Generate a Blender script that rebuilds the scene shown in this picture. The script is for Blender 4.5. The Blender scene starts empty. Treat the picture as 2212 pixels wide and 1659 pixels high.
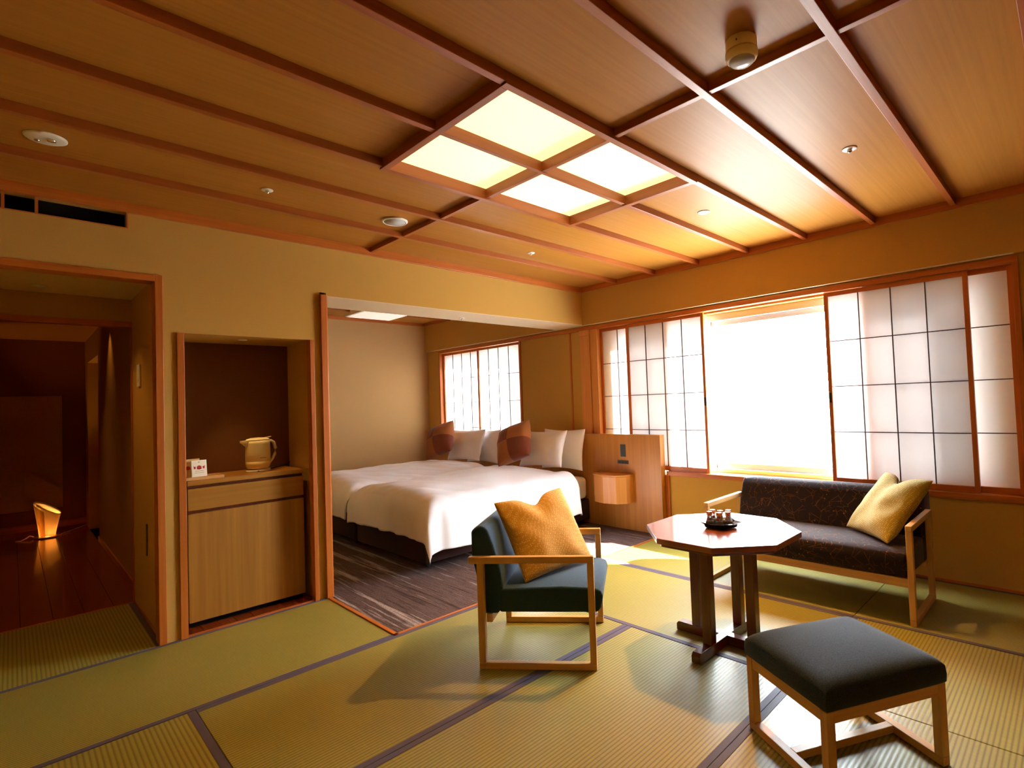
import bpy, bmesh, math, random
from mathutils import Vector, Matrix, noise
random.seed(7)
PI = math.pi
S = bpy.context.scene
C = S.collection

# ------------------------------------------------------------------ camera, world, lights, exposure
def setup():
    cd = bpy.data.cameras.new('camera')
    cam = bpy.data.objects.new('camera', cd); C.objects.link(cam)
    f, px = 1150.52, 138.0
    cd.sensor_fit = 'HORIZONTAL'; cd.sensor_width = 36.0
    cd.lens = f / 2212 * 36.0
    cd.shift_x = -px / 2212
    cd.clip_start = .02; cd.clip_end = 2000
    yaw, pitch, roll = CAM[3:6]
    fw = Vector((math.cos(pitch)*math.cos(yaw), math.cos(pitch)*math.sin(yaw), math.sin(pitch)))
    rt = Vector((math.sin(yaw), -math.cos(yaw), 0)); up = rt.cross(fw)
    r = math.cos(roll)*rt + math.sin(roll)*up; u = -math.sin(roll)*rt + math.cos(roll)*up
    m = Matrix((r, u, -fw)).transposed().to_4x4()
    m.translation = Vector(CAM[:3]); cam.matrix_world = m
    S.camera = cam
    w = bpy.data.worlds.new('sky'); S.world = w; w.use_nodes = True
    b = w.node_tree.nodes['Background']
    b.inputs[0].default_value = (.82, .92, 1, 1); b.inputs[1].default_value = SKY
    sl = bpy.data.lights.new('sun', 'SUN'); sl.energy = SUN; sl.angle = .012; sl.color = (1, .95, .88)
    so = bpy.data.objects.new('sun', sl); C.objects.link(so); so.location = (6, -6, 6)
    so.rotation_euler = Vector((-1, 1.28, -1.12)).to_track_quat('-Z', 'Y').to_euler()
    S.view_settings.view_transform = 'Standard'; S.view_settings.look = 'None'
    S.view_settings.gamma = 1; S.view_settings.use_curve_mapping = False
    S.view_settings.exposure = EXPOSURE
    try:
        S.cycles.max_bounces = 10; S.cycles.diffuse_bounces = 6; S.cycles.transmission_bounces = 8
        S.cycles.transparent_max_bounces = 12; S.cycles.sample_clamp_indirect = 12
        S.cycles.caustics_reflective = False; S.cycles.caustics_refractive = False
    except Exception: pass
CAM = (-4.24383, -3.87345, 1.30248, 0.75595, 0.03158, -0.03819)
SKY = 50.0
SUN = 120.0
EXPOSURE = 0.0
setup()

def lamp(name, kind, loc, energy, color, target=None, parent=None, **kw):
    l = bpy.data.lights.new(name, kind); l.energy = energy; l.color = color
    for k, v in kw.items(): setattr(l, k, v)
    o = bpy.data.objects.new(name, l); C.objects.link(o); o.location = loc
    if target is not None:
        o.rotation_euler = (Vector(target)-Vector(loc)).to_track_quat('-Z', 'Y').to_euler()
    if parent: o.parent = parent
    return o

# ------------------------------------------------------------------ materials
def lin(r, g, b):
    f = lambda c: (c/255/12.92 if c/255 <= .04045 else ((c/255+.055)/1.055)**2.4)
    return (f(r), f(g), f(b), 1)
def newmat(name):
    m = bpy.data.materials.new(name); m.use_nodes = True
    nt = m.node_tree; p = nt.nodes['Principled BSDF']
    return m, nt, p
def N(nt, t, **kw):
    n = nt.nodes.new(t)
    for k, v in kw.items(): setattr(n, k, v)
    return n
def ramp(nt, stops):
    r = N(nt, 'ShaderNodeValToRGB'); e = r.color_ramp.elements
    while len(e) < len(stops): e.new(.5)
    for k, (p, c) in zip(e, stops): k.position = p; k.color = c
    return r
def coords(nt, scale, rot=(0,0,0), kind='Object'):
    t = N(nt, 'ShaderNodeTexCoord'); m = N(nt, 'ShaderNodeMapping')
    m.inputs['Scale'].default_value = scale; m.inputs['Rotation'].default_value = rot
    nt.links.new(t.outputs[kind], m.inputs[0]); return m.outputs[0]
def bump(nt, p, h, strength=.2, dist=.002):
    b = N(nt, 'ShaderNodeBump'); b.inputs['Strength'].default_value = strength; b.inputs['Distance'].default_value = dist
    nt.links.new(h, b.inputs['Height']); nt.links.new(b.outputs[0], p.inputs['Normal'])
def wood(name, c1, c2, axis, rough=.45, along=1.2, across=38, spec=.4, coat=0, bs=.12):
    m, nt, p = newmat(name)
    sc = [across]*3; sc['xyz'.index(axis)] = along
    v = coords(nt, sc)
    n1 = N(nt, 'ShaderNodeTexNoise'); n1.inputs['Scale'].default_value = 1; n1.inputs['Detail'].default_value = 7; n1.inputs['Roughness'].default_value = .62
    nt.links.new(v, n1.inputs['Vector'])
    r = ramp(nt, [(.3, c1), (.7, c2)]); nt.links.new(n1.outputs[0], r.inputs[0])
    nt.links.new(r.outputs[0], p.inputs['Base Color'])
    p.inputs['Roughness'].default_value = rough; p.inputs['Specular IOR Level'].default_value = spec
    p.inputs['Coat Weight'].default_value = coat; p.inputs['Coat Roughness'].default_value = .08
    bump(nt, p, n1.outputs[0], bs, .002)
    return m
def woods(name, c1, c2, **kw): return {a: wood(name+'_'+a, c1, c2, a, **kw) for a in 'xyz'}
def plain(name, col, rough=.5, spec=.5, metal=0, bscale=0, bstr=.15, var=0, **kw):
    m, nt, p = newmat(name)
    p.inputs['Base Color'].default_value = col; p.inputs['Roughness'].default_value = rough
    p.inputs['Specular IOR Level'].default_value = spec; p.inputs['Metallic'].default_value = metal
    for k, v in kw.items(): p.inputs[k.replace('_', ' ')].default_value = v
    if bscale:
        n = N(nt, 'ShaderNodeTexNoise'); n.inputs['Scale'].default_value = bscale; n.inputs['Detail'].default_value = 4
        nt.links.new(coords(nt, (1,1,1)), n.inputs['Vector'])
        if var:
            a = tuple(c*(1-var) for c in col[:3])+(1,); b = tuple(min(1, c*(1+var)) for c in col[:3])+(1,)
            r = ramp(nt, [(.3, a), (.7, b)]); nt.links.new(n.outputs[0], r.inputs[0]); nt.links.new(r.outputs[0], p.inputs['Base Color'])
        bump(nt, p, n.outputs[0], bstr, .002)
    return m
def emis(name, col, strength, base=(.8,.8,.8,1), rough=.4):
    m, nt, p = newmat(name)
    p.inputs['Base Color'].default_value = base; p.inputs['Roughness'].default_value = rough
    p.inputs['Emission Color'].default_value = col; p.inputs['Emission Strength'].default_value = strength
    return m
def tatami(name, ribs_axis):
    m, nt, p = newmat(name)
    k = 'xy'.index(ribs_axis); sc = [1,1,1]
    w = N(nt, 'ShaderNodeTexWave', wave_type='BANDS', bands_direction='Y' if ribs_axis == 'x' else 'X')
    w.inputs['Scale'].default_value = 18.5; w.inputs['Distortion'].default_value = .12; w.inputs['Detail Scale'].default_value = 3
    nt.links.new(coords(nt, (1,1,1)), w.inputs['Vector'])
    fsc = [600,600,1]; fsc[k] = 30 if False else 600; fsc[1-k] = 12
    n = N(nt, 'ShaderNodeTexNoise'); n.inputs['Scale'].default_value = 1; n.inputs['Detail'].default_value = 3
    nt.links.new(coords(nt, fsc), n.inputs['Vector'])
    big = N(nt, 'ShaderNodeTexNoise'); big.inputs['Scale'].default_value = 2.2; nt.links.new(coords(nt, (1,1,1)), big.inputs['Vector'])
    r1 = ramp(nt, [(.0, lin(116,106,36)), (.5, lin(154,145,62)), (1, lin(160,151,68))]); nt.links.new(w.outputs[0], r1.inputs[0])
    r2 = ramp(nt, [(.3, (.82,.82,.8,1)), (.7, (1.08,1.06,1,1))]); nt.links.new(n.outputs[0], r2.inputs[0])
    r3 = ramp(nt, [(.35, (.93,.96,.9,1)), (.65, (1.05,1.02,1,1))]); nt.links.new(big.outputs[0], r3.inputs[0])
    a = N(nt, 'ShaderNodeMixRGB', blend_type='MULTIPLY'); a.inputs[0].default_value = 1
    nt.links.new(r1.outputs[0], a.inputs[1]); nt.links.new(r2.outputs[0], a.inputs[2])
    b = N(nt, 'ShaderNodeMixRGB', blend_type='MULTIPLY'); b.inputs[0].default_value = 1
    nt.links.new(a.outputs[0], b.inputs[1]); nt.links.new(r3.outputs[0], b.inputs[2])
    nt.links.new(b.outputs[0], p.inputs['Base Color'])
    p.inputs['Roughness'].default_value = .44; p.inputs['Specular IOR Level'].default_value = .9
    bump(nt, p, w.outputs[0], .5, .0007)
    return m
def fabric(name, col, scale=500, var=.35, sheen=.3, rough=.9, bstr=.3):
    m, nt, p = newmat(name)
    n = N(nt, 'ShaderNodeTexNoise'); n.inputs['Scale'].default_value = scale; n.inputs['Detail'].default_value = 2
    nt.links.new(coords(nt, (1,1,1)), n.inputs['Vector'])
    a = tuple(c*(1-var) for c in col[:3])+(1,); b = tuple(min(1, c*(1+var)) for c in col[:3])+(1,)
    r = ramp(nt, [(.3, a), (.7, b)]); nt.links.new(n.outputs[0], r.inputs[0]); nt.links.new(r.outputs[0], p.inputs['Base Color'])
    p.inputs['Roughness'].default_value = rough; p.inputs['Specular IOR Level'].default_value = .2
    p.inputs['Sheen Weight'].default_value = sheen; p.inputs['Sheen Roughness'].default_value = .4
    bump(nt, p, n.outputs[0], bstr, .001)
    return m
def dotted(name, base, dots, scale=70):
    m, nt, p = newmat(name)
    v = N(nt, 'ShaderNodeTexVoronoi', feature='F1'); v.inputs['Scale'].default_value = scale; v.inputs['Randomness'].default_value = .35
    nt.links.new(coords(nt, (1,1,1), (.3,.5,.2)), v.inputs['Vector'])
    r = ramp(nt, [(.0, dots), (.28, dots), (.36, base), (1, base)]); nt.links.new(v.outputs['Distance'], r.inputs[0])
    nt.links.new(r.outputs[0], p.inputs['Base Color']); p.inputs['Roughness'].default_value = .85
    p.inputs['Specular IOR Level'].default_value = .2; p.inputs['Sheen Weight'].default_value = .25
    n = N(nt, 'ShaderNodeTexNoise'); n.inputs['Scale'].default_value = 400; nt.links.new(coords(nt, (1,1,1)), n.inputs['Vector'])
    bump(nt, p, n.outputs[0], .25, .001)
    return m
def starry(name, base, line, dot):
    m, nt, p = newmat(name)
    c = coords(nt, (1,1,1), (.4,.7,.2))
    acc = None
    for k, (sc, rnd) in enumerate(((17, 1), (13, 1))):
        v = N(nt, 'ShaderNodeTexVoronoi', feature='DISTANCE_TO_EDGE'); v.inputs['Scale'].default_value = sc
        nt.links.new(coords(nt, (1,1,1), (.4+k,.7,.2+k)), v.inputs['Vector'])
        r = ramp(nt, [(0, (1,1,1,1)), (.008, (1,1,1,1)), (.02, (0,0,0,1))]); nt.links.new(v.outputs['Distance'], r.inputs[0])
        n = N(nt, 'ShaderNodeTexNoise'); n.inputs['Scale'].default_value = 26; n.inputs['Detail'].default_value = 0; nt.links.new(coords(nt, (1,1,1), (k,0,k)), n.inputs['Vector'])
        rn = ramp(nt, [(.44, (0,0,0,1)), (.56, (1,1,1,1))]); nt.links.new(n.outputs[0], rn.inputs[0])
        mul = N(nt, 'ShaderNodeMath', operation='MULTIPLY'); nt.links.new(r.outputs[0], mul.inputs[0]); nt.links.new(rn.outputs[0], mul.inputs[1])
        if acc is None: acc = mul
        else:
            mx_ = N(nt, 'ShaderNodeMath', operation='MAXIMUM'); nt.links.new(acc.outputs[0], mx_.inputs[0]); nt.links.new(mul.outputs[0], mx_.inputs[1]); acc = mx_
    mx = N(nt, 'ShaderNodeMixRGB'); mx.inputs[1].default_value = base; mx.inputs[2].default_value = line; nt.links.new(acc.outputs[0], mx.inputs[0])
    v2 = N(nt, 'ShaderNodeTexVoronoi', feature='F1'); v2.inputs['Scale'].default_value = 26; nt.links.new(c, v2.inputs['Vector'])
    r2 = ramp(nt, [(0, (1,1,1,1)), (.07, (1,1,1,1)), (.11, (0,0,0,1))]); nt.links.new(v2.outputs['Distance'], r2.inputs[0])
    mx2 = N(nt, 'ShaderNodeMixRGB'); mx2.inputs[2].default_value = dot; nt.links.new(mx.outputs[0], mx2.inputs[1]); nt.links.new(r2.outputs[0], mx2.inputs[0])
    nt.links.new(mx2.outputs[0], p.inputs['Base Color']); p.inputs['Roughness'].default_value = .85
    p.inputs['Specular IOR Level'].default_value = .2; p.inputs['Sheen Weight'].default_value = .15
    return m
def carpet_mat():
    m, nt, p = newmat('striped_carpet')
    n = N(nt, 'ShaderNodeTexNoise'); n.inputs['Scale'].default_value = 1; n.inputs['Detail'].default_value = 5; n.inputs['Roughness'].default_value = .7
    nt.links.new(coords(nt, (15, .55, 1)), n.inputs['Vector'])
    f = N(nt, 'ShaderNodeTexNoise'); f.inputs['Scale'].default_value = 220; f.inputs['Detail'].default_value = 2
    nt.links.new(coords(nt, (1,1,1)), f.inputs['Vector'])
    r = ramp(nt, [(.36, lin(66,50,46)), (.46, lin(104,86,82)), (.53, lin(80,62,58)), (.62, lin(168,154,150))]); nt.links.new(n.outputs[0], r.inputs[0])
    r2 = ramp(nt, [(.3, (.55,.52,.5,1)), (.7, (1.35,1.35,1.35,1))]); nt.links.new(f.outputs[0], r2.inputs[0])
    a = N(nt, 'ShaderNodeMixRGB', blend_type='MULTIPLY'); a.inputs[0].default_value = 1
    nt.links.new(r.outputs[0], a.inputs[1]); nt.links.new(r2.outputs[0], a.inputs[2]); nt.links.new(a.outputs[0], p.inputs['Base Color'])
    p.inputs['Roughness'].default_value = .95; p.inputs['Specular IOR Level'].default_value = .1
    bump(nt, p, f.outputs[0], .6, .006)
    return m
def glass_pane():
    m, nt, p = newmat('window_glass')
    t = N(nt, 'ShaderNodeBsdfTransparent'); g = N(nt, 'ShaderNodeBsdfGlossy'); g.inputs['Roughness'].default_value = .02
    x = N(nt, 'ShaderNodeMixShader'); x.inputs[0].default_value = .04; nt.links.new(t.outputs[0], x.inputs[1]); nt.links.new(g.outputs[0], x.inputs[2])
    nt.links.new(x.outputs[0], nt.nodes['Material Output'].inputs[0]); nt.nodes.remove(p)
    return m
def paper():
    m, nt, p = newmat('shoji_paper')
    t = N(nt, 'ShaderNodeBsdfTranslucent'); t.inputs[0].default_value = (.84,.84,.86,1)
    d = N(nt, 'ShaderNodeBsdfDiffuse'); d.inputs[0].default_value = (.85,.83,.80,1)
    n = N(nt, 'ShaderNodeTexNoise'); n.inputs['Scale'].default_value = 60; n.inputs['Detail'].default_value = 4
    nt.links.new(coords(nt, (1,1,1)), n.inputs['Vector'])
    r = ramp(nt, [(.3, (.36,.36,.36,1)), (.7, (.40,.40,.40,1))]); nt.links.new(n.outputs[0], r.inputs[0])
    x = N(nt, 'ShaderNodeMixShader'); nt.links.new(r.outputs[0], x.inputs[0])
    nt.links.new(d.outputs[0], x.inputs[1]); nt.links.new(t.outputs[0], x.inputs[2])
    nt.links.new(x.outputs[0], nt.nodes['Material Output'].inputs[0]); nt.nodes.remove(p)
    return m

def shade_paper():
    m, nt, p = newmat('lamp_shade_paper')
    t = N(nt, 'ShaderNodeBsdfTranslucent'); t.inputs[0].default_value = (.95,.80,.52,1)
    d = N(nt, 'ShaderNodeBsdfDiffuse'); d.inputs[0].default_value = (.85,.70,.45,1)
    x = N(nt, 'ShaderNodeMixShader'); x.inputs[0].default_value = .6
    nt.links.new(d.outputs[0], x.inputs[1]); nt.links.new(t.outputs[0], x.inputs[2])
    nt.links.new(x.outputs[0], nt.nodes['Material Output'].inputs[0]); nt.nodes.remove(p)
    return m
M = {}
M['trim'] = woods('cypress_trim', lin(166,84,24), lin(192,108,38), rough=.4)
M['bar'] = wood('dark_muntin_wood', lin(64,34,18), lin(84,46,24), 'z', rough=.5)  # muntin colour darkened to read as a silhouette against bright paper
M['post'] = wood('pale_post_wood', lin(200,128,58), lin(216,148,78), 'z', rough=.45)
M['batten'] = woods('ceiling_batten_wood', lin(148,74,24), lin(168,92,36), rough=.38, spec=.5)
M['board'] = wood('ceiling_board_veneer', lin(160,104,38), lin(172,116,46), 'x', rough=.42, along=1.0, across=60, spec=.1, bs=.04)
M['wallpaper'] = plain('beige_wallpaper', lin(190,146,70), .85, .2, bscale=260, bstr=.25, var=.06)
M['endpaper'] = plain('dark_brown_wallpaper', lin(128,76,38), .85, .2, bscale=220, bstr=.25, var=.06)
M['bedpaper'] = plain('greige_wallpaper', lin(196,160,106), .85, .2, bscale=220, bstr=.25, var=.06)
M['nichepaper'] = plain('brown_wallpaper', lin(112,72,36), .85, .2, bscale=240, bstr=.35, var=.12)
M['bounce_lit_soffit'] = plain('bounce_lit_wallpaper', lin(226,206,172), .8, .2, bscale=200, bstr=.2)  # wallpaper paled for bounced light on undersides; corridor ceiling shares it
M['grey_plaster'] = plain('grey_plaster', lin(120,110,100), .9, .1, bscale=120, var=.1)
M['tat_x'] = tatami('tatami_weave_x', 'x'); M['tat_y'] = tatami('tatami_weave_y', 'y')
M['border'] = fabric('tatami_border_cloth', lin(92,84,104), 700, .15, 0, .55)
M['carpet'] = carpet_mat()
M['redfloor'] = wood('red_flooring', lin(120,48,16), lin(150,66,26), 'y', rough=.22, along=1, across=30, coat=.4)
M['cab'] = {'z': wood('cabinet_veneer_z', lin(146,94,28), lin(172,118,44), 'z', rough=.4, along=.8, across=30),
            'x': wood('cabinet_veneer_x', lin(146,94,28), lin(172,118,44), 'x', rough=.35, along=.8, across=30)}
M['head'] = wood('headboard_veneer', lin(170,108,38), lin(192,132,56), 'z', rough=.4, along=.8, across=26)
M['stand'] = wood('nightstand_veneer', lin(190,124,58), lin(212,148,80), 'z', rough=.4, along=.8, across=30)
M['oak'] = woods('light_oak', lin(196,146,84), lin(216,170,108), rough=.4)
M['dark'] = woods('red_brown_lacquer', lin(82,32,18), lin(112,46,24), rough=.28, coat=.6, spec=.5)
M['top'] = wood('lacquered_table_top', lin(132,64,32), lin(158,82,44), 'y', rough=.3, along=1, across=20, spec=.6, coat=1)
M['blue'] = fabric('blue_grey_wool', lin(40,64,84), 330, .6, .2)
M['grey'] = fabric('slate_wool', lin(38,50,62), 330, .6, .2)
M['sofa'] = starry('dark_star_fabric', lin(34,22,28), lin(104,62,32), lin(150,100,54))
M['yellow'] = dotted('mustard_dot_cloth', lin(184,134,36), lin(216,176,84), 105)
M['mustard2'] = dotted('olive_dot_cloth', lin(160,134,44), lin(200,176,92), 105)
M['brown_a'] = fabric('tan_velvet', lin(150,88,40), 260, .12, .3)
M['brown_b'] = fabric('rust_velvet', lin(112,52,28), 260, .15, .3)
M['linen'] = fabric('white_linen', lin(242,240,242), 300, .02, .1, .8, .08)
M['bedbase'] = fabric('dark_bed_base', lin(62,42,40), 300, .2, .1)
M['black'] = plain('black_plastic', lin(18,18,20), .5)
M['void'] = plain('dark_void', lin(10,8,6), .9, .1)
M['plate'] = plain('charcoal_plate', lin(58,60,66), .4)
M['white'] = plain('white_plastic', lin(232,228,216), .35)
M['cream'] = plain('cream_plastic', lin(238,222,176), .3)
M['creamlow'] = plain('cream_plastic_lower', lin(232,206,140), .25)
M['alu'] = plain('aluminium_sash', lin(214,206,196), .35, .5, .3)
M['chrome'] = plain('chrome', lin(230,230,230), .12, .5, 1)
M['glass'] = glass_pane()
M['paper'] = paper()
M['tray'] = plain('navy_lacquer', lin(20,18,48), .18, .6, Coat_Weight=.5)
M['diff'] = emis('light_diffuser', (1, .86, .36, 1), 1.3, (.9,.85,.7,1), .18)
M['lampshade'] = shade_paper()
M['bulb'] = emis('glowing_bulb', (1, .55, .15, 1), 8)
M['bedlamp'] = emis('frosted_lamp_cover', (1, .93, .78, 1), .55, (.9,.9,.88,1))
M['tea'] = plain('tea_leaves', lin(122,72,34), .7, bscale=300, bstr=.6, var=.4)
M['cap'] = plain('orange_cap', lin(222,116,44), .5)
M['cap2'] = plain('pale_cap', lin(240,196,140), .5)
M['clear'] = plain('bottle_glass', lin(250,240,228), .05, .5, Transmission_Weight=.85, IOR=1.3)
M['packet'] = plain('paper_packet', lin(236,226,200), .6)
M['kraft'] = plain('kraft_packet', lin(196,160,90), .6)
M['red'] = plain('red_print', lin(176,28,30), .6)
M['ink'] = plain('grey_print', lin(150,130,104), .6)
M['cord'] = plain('white_cord', lin(214,190,150), .5)
M['panelcloth'] = plain('tan_panel', lin(176,134,84), .7, bscale=80, var=.08)
M['lens'] = plain('clear_lens', lin(245,245,245), .08, .8, Transmission_Weight=.5, IOR=1.4)
M['greydisc'] = plain('grey_grille', lin(170,170,168), .6)
M['ground'] = plain('pale_ground', lin(170,165,150), .9)
M['house'] = plain('pale_wall', lin(215,212,205), .9)
M['roof'] = plain('slate_roof', lin(60,70,90), .8)
M['tree'] = plain('tree_green', lin(120,130,95), .9)

# ------------------------------------------------------------------ mesh helpers
class MB:
    def __init__(s): s.v = []; s.f = []; s.mi = []
    def add(s, vs, fs, mi=0):
        n = len(s.v); s.v += [tuple(v) for v in vs]; s.f += [tuple(i+n for i in f) for f in fs]; s.mi += [mi]*len(fs); return s
    def box(s, x0, x1, y0, y1, z0, z1, mi=0):
        v = [(x0,y0,z0),(x1,y0,z0),(x1,y1,z0),(x0,y1,z0),(x0,y0,z1),(x1,y0,z1),(x1,y1,z1),(x0,y1,z1)]
        return s.add(v, [(3,2,1,0),(4,5,6,7),(0,1,5,4),(1,2,6,5),(2,3,7,6),(3,0,4,7)], mi)
    def prism(s, poly, a0, a1, axis='z', mi=0):
        # poly: 2D points; axis z: (x,y); axis y: (x,z); axis x: (y,z)
        n = len(poly)
        def P(p, a): return {'z': (p[0],p[1],a), 'y': (p[0],a,p[1]), 'x': (a,p[0],p[1])}[axis]
        v = [P(p, a0) for p in poly] + [P(p, a1) for p in poly]
        f = [tuple(range(n-1,-1,-1)), tuple(range(n, 2*n))] + [(i,(i+1)%n,n+(i+1)%n,n+i) for i in range(n)]
        return s.add(v, f, mi)
    def lathe(s, prof, seg=24, c=(0,0,0), mi=0, up=None):
        R = up.to_track_quat('Z','Y').to_matrix() if up is not None else None
        n = len(prof); v = []
        for k in range(seg):
            a = 2*PI*k/seg
            for r, z in prof:
                p = Vector((r*math.cos(a), r*math.sin(a), z))
                if R: p = R @ p
                v.append((c[0]+p[0], c[1]+p[1], c[2]+p[2]))
        f = []
        for k in range(seg):
            for i in range(n-1):
                a, b = k*n+i, ((k+1)%seg)*n+i
                f.append((a, b, b+1, a+1))
        f.append(tuple(k*n for k in range(seg-1,-1,-1))); f.append(tuple(k*n+n-1 for k in range(seg)))
        return s.add(v, f, mi)
    def tube(s, pts, r, seg=8, mi=0, sx=1):
        pts = [Vector(p) for p in pts]; n = len(pts); v = []
        for i, p in enumerate(pts):
            t = (pts[min(i+1,n-1)]-pts[max(i-1,0)]).normalized()
            a = t.cross(Vector((0,0,1)));
            if a.length < .01: a = t.cross(Vector((0,1,0)))
            a.normalize(); b = t.cross(a)
            rr = r[i] if isinstance(r, (list,tuple)) else r
            for k in range(seg):
                q = p + rr*(math.cos(2*PI*k/seg)*a*sx + math.sin(2*PI*k/seg)*b); v.append(tuple(q))
        f = [(i*seg+k, i*seg+(k+1)%seg, (i+1)*seg+(k+1)%seg, (i+1)*seg+k) for i in range(n-1) for k in range(seg)]
        f += [tuple(range(seg-1,-1,-1)), tuple((n-1)*seg+k for k in range(seg))]
        return s.add(v, f, mi)
    def grid(s, fn, nu, nv, mi=0, mfn=None):
        n = len(s.v)
        for i in range(nu+1):
            for j in range(nv+1): s.v.append(tuple(fn(i/nu, j/nv)))
        for i in range(nu):
            for j in range(nv):
                a = n+i*(nv+1)+j; s.f.append((a, a+nv+1, a+nv+2, a+1)); s.mi.append(mfn(i/nu, j/nv) if mfn else mi)
        return s
    def build(s, name, mat, parent=None, bevel=0, seg=2, smooth=False, kind=None):
        me = bpy.data.meshes.new(name); me.from_pydata(s.v, [], s.f); me.update()
        for m in (mat if isinstance(mat, (list,tuple)) else [mat]): me.materials.append(m)
        for p, i in zip(me.polygons, s.mi): p.material_index = i
        bm = bmesh.new(); bm.from_mesh(me)
        bmesh.ops.recalc_face_normals(bm, faces=bm.faces[:])
        if bevel:
            ed = [e for e in bm.edges if len(e.link_faces) == 2 and e.calc_face_angle(0) > .5]
            bmesh.ops.bevel(bm, geom=ed, offset=bevel, segments=seg, affect='EDGES', profile=.5, clamp_overlap=True)
        bm.to_mesh(me); bm.free()
        if smooth or (bevel and seg > 2):
            for p in me.polygons: p.use_smooth = True
        o = bpy.data.objects.new(name, me); C.objects.link(o)
        if parent: o.parent = parent
        if kind: o['kind'] = kind
        return o
def tag(o, label, cat, group=None):
    o['label'] = label; o['category'] = cat
    if group: o['group'] = group
    return o
def thing(name, label, cat, loc=(0,0,0), rotz=0, group=None):
    o = bpy.data.objects.new(name, None); C.objects.link(o); o.location = loc; o.rotation_euler = (0,0,rotz)
    o.empty_display_size = .05
    return tag(o, label, cat, group)
def bx(name, mat, x0, x1, y0, y1, z0, z1, parent=None, bevel=0, kind=None, seg=2):
    return MB().box(min(x0,x1), max(x0,x1), min(y0,y1), max(y0,y1), min(z0,z1), max(z0,z1)).build(name, mat, parent, bevel, seg, kind=kind)
def part(o, label): o['label'] = label; return o
T = M['trim']
def st(name, mat, *b, bevel=0): return bx(name, mat, *b, bevel=bevel, kind='structure')
def dup(root, loc, rotz=None, label=None, group=None):
    r = root.copy(); C.objects.link(r); r.location = loc
    if rotz is not None: r.rotation_euler = (0,0,rotz)
    if label: r['label'] = label
    if group: r['group'] = group
    for ch in list(root.children):
        c = ch.copy(); C.objects.link(c); c.parent = r
        for g in list(ch.children):
            d = g.copy(); C.objects.link(d); d.parent = c
    return r

# ------------------------------------------------------------------ the room: floor with mats, carpet, boards
floor = st('floor', M['void'], -5.6, .28, -5.6, 5.6, -.2, -.04)
B0 = .030
def mat(x0, x1, y0, y1, d):
    g = .0015
    o = MB().box(x0+g, x1-g, y0+g, y1-g, -.04, 0).build('tatami_mat', M['tat_'+d], floor, .002, 1)
    if d == 'x':
        for a, b in ((y0+g, y0+B0), (y1-B0, y1-g)): bx('cloth_border', M['border'], x0+g, x1-g, a, b, -.02, .0015, o)
    else:
        for a, b in ((x0+g, x0+B0), (x1-B0, x1-g)): bx('cloth_border', M['border'], a, b, y0+g, y1-g, -.02, .0015, o)
for a in [(-4.65,-2.745,-.965,0,'x'), (-5.6,-4.65,-.965,0,'x'), (-3.69,-1.815,-1.92,-.965,'x'), (-4.645,-3.69,-2.862,-.965,'y'),
          (-5.6,-4.645,-2.862,-.965,'y'), (-3.69,-1.815,-2.862,-1.92,'x'), (-3.69,-1.815,-3.81,-2.862,'x'), (-5.6,-3.69,-3.81,-2.862,'x'),
          (-1.815,-.925,-2.862,-.965,'y'), (-.925,.045,-2.862,-.965,'y'), (-1.815,-.925,-3.81,-2.862,'x'), (-.925,.045,-4.7,-2.862,'y'),
          (-4.66,-3.655,.005,1.05,'y')]:
    mat(*a)
st_b = bx('rear_boards', M['redfloor'], -5.6, -.93, -5.6, -3.815, -.04, 0, floor)
bx('rear_boards', M['redfloor'], -.925, .045, -5.6, -4.705, -.04, 0, floor)
cp = MB().box(-2.72, .045, .0, 3.2, -.04, .002).box(-2.72, .045, -.945, 0, -.04, .002)
cpo = cp.build('carpet', M['carpet'], floor)
# corridor boards: each plank a part
x = -4.66; k = 0
while x < -3.62:
    x1 = min(x+.15, -3.60)
    bx('floor_plank', M['redfloor'], x+.001, x1-.001, 1.06, 5.3, -.04, 0, floor, .0015); x = x1
x = -3.54
while x < -2.81:
    x1 = min(x+.09, -2.80)
    bx('floor_plank', M['redfloor'], x+.001, x1-.001, .022, .5, -.03, .002, floor, .001); x = x1
# edging strips
def trim(n, mat, *b, bevel=.002): return st(f'trim_{n}', mat, *b, bevel=bevel)
trim(1, T['y'], -2.745, -2.72, -.965, 0, -.03, .006)
trim(2, T['x'], -2.745, .045, -.965, -.945, -.03, .006)
trim(3, T['x'], -3.535, -2.82, 0, .022, -.03, .006)
trim(4, T['y'], -3.655, -3.63, .09, 1.05, -.03, .02)

# ------------------------------------------------------------------ walls
WP = M['wallpaper']
w = MB()
for b in [(-5.6,-4.79,0,2.6),(-4.79,-3.636,2.126,2.375),(-4.79,-3.788,2.468,2.6),(-3.788,-3.636,2.375,2.6),(-3.636,-3.57,0,2.6),
          (-3.57,-2.795,1.797,2.6),(-2.795,-2.745,0,2.6),(-2.745,-2.70,2.14,2.6)]:
    w.box(b[0], b[1], 0, .1, b[2], b[3])
w.build('wall_back', WP, kind='structure')
hd = st('wall_header', WP, -2.70, 0, 0, .425, 2.119, 2.6)
bx('underside', M['bounce_lit_soffit'], -2.70, 0, .001, .424, 2.116, 2.119, hd)  # header wallpaper again, with the neutral bounced light put into its colour
st('wall_bedroom', M['bedpaper'], -2.75, .28, 3.2, 3.35, -.04, 2.6)
st('wall_partition', M['bedpaper'], -2.745, -2.70, .1, 3.2, -.04, 2.6)
w = MB()
X0, X1 = .045, .28
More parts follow.
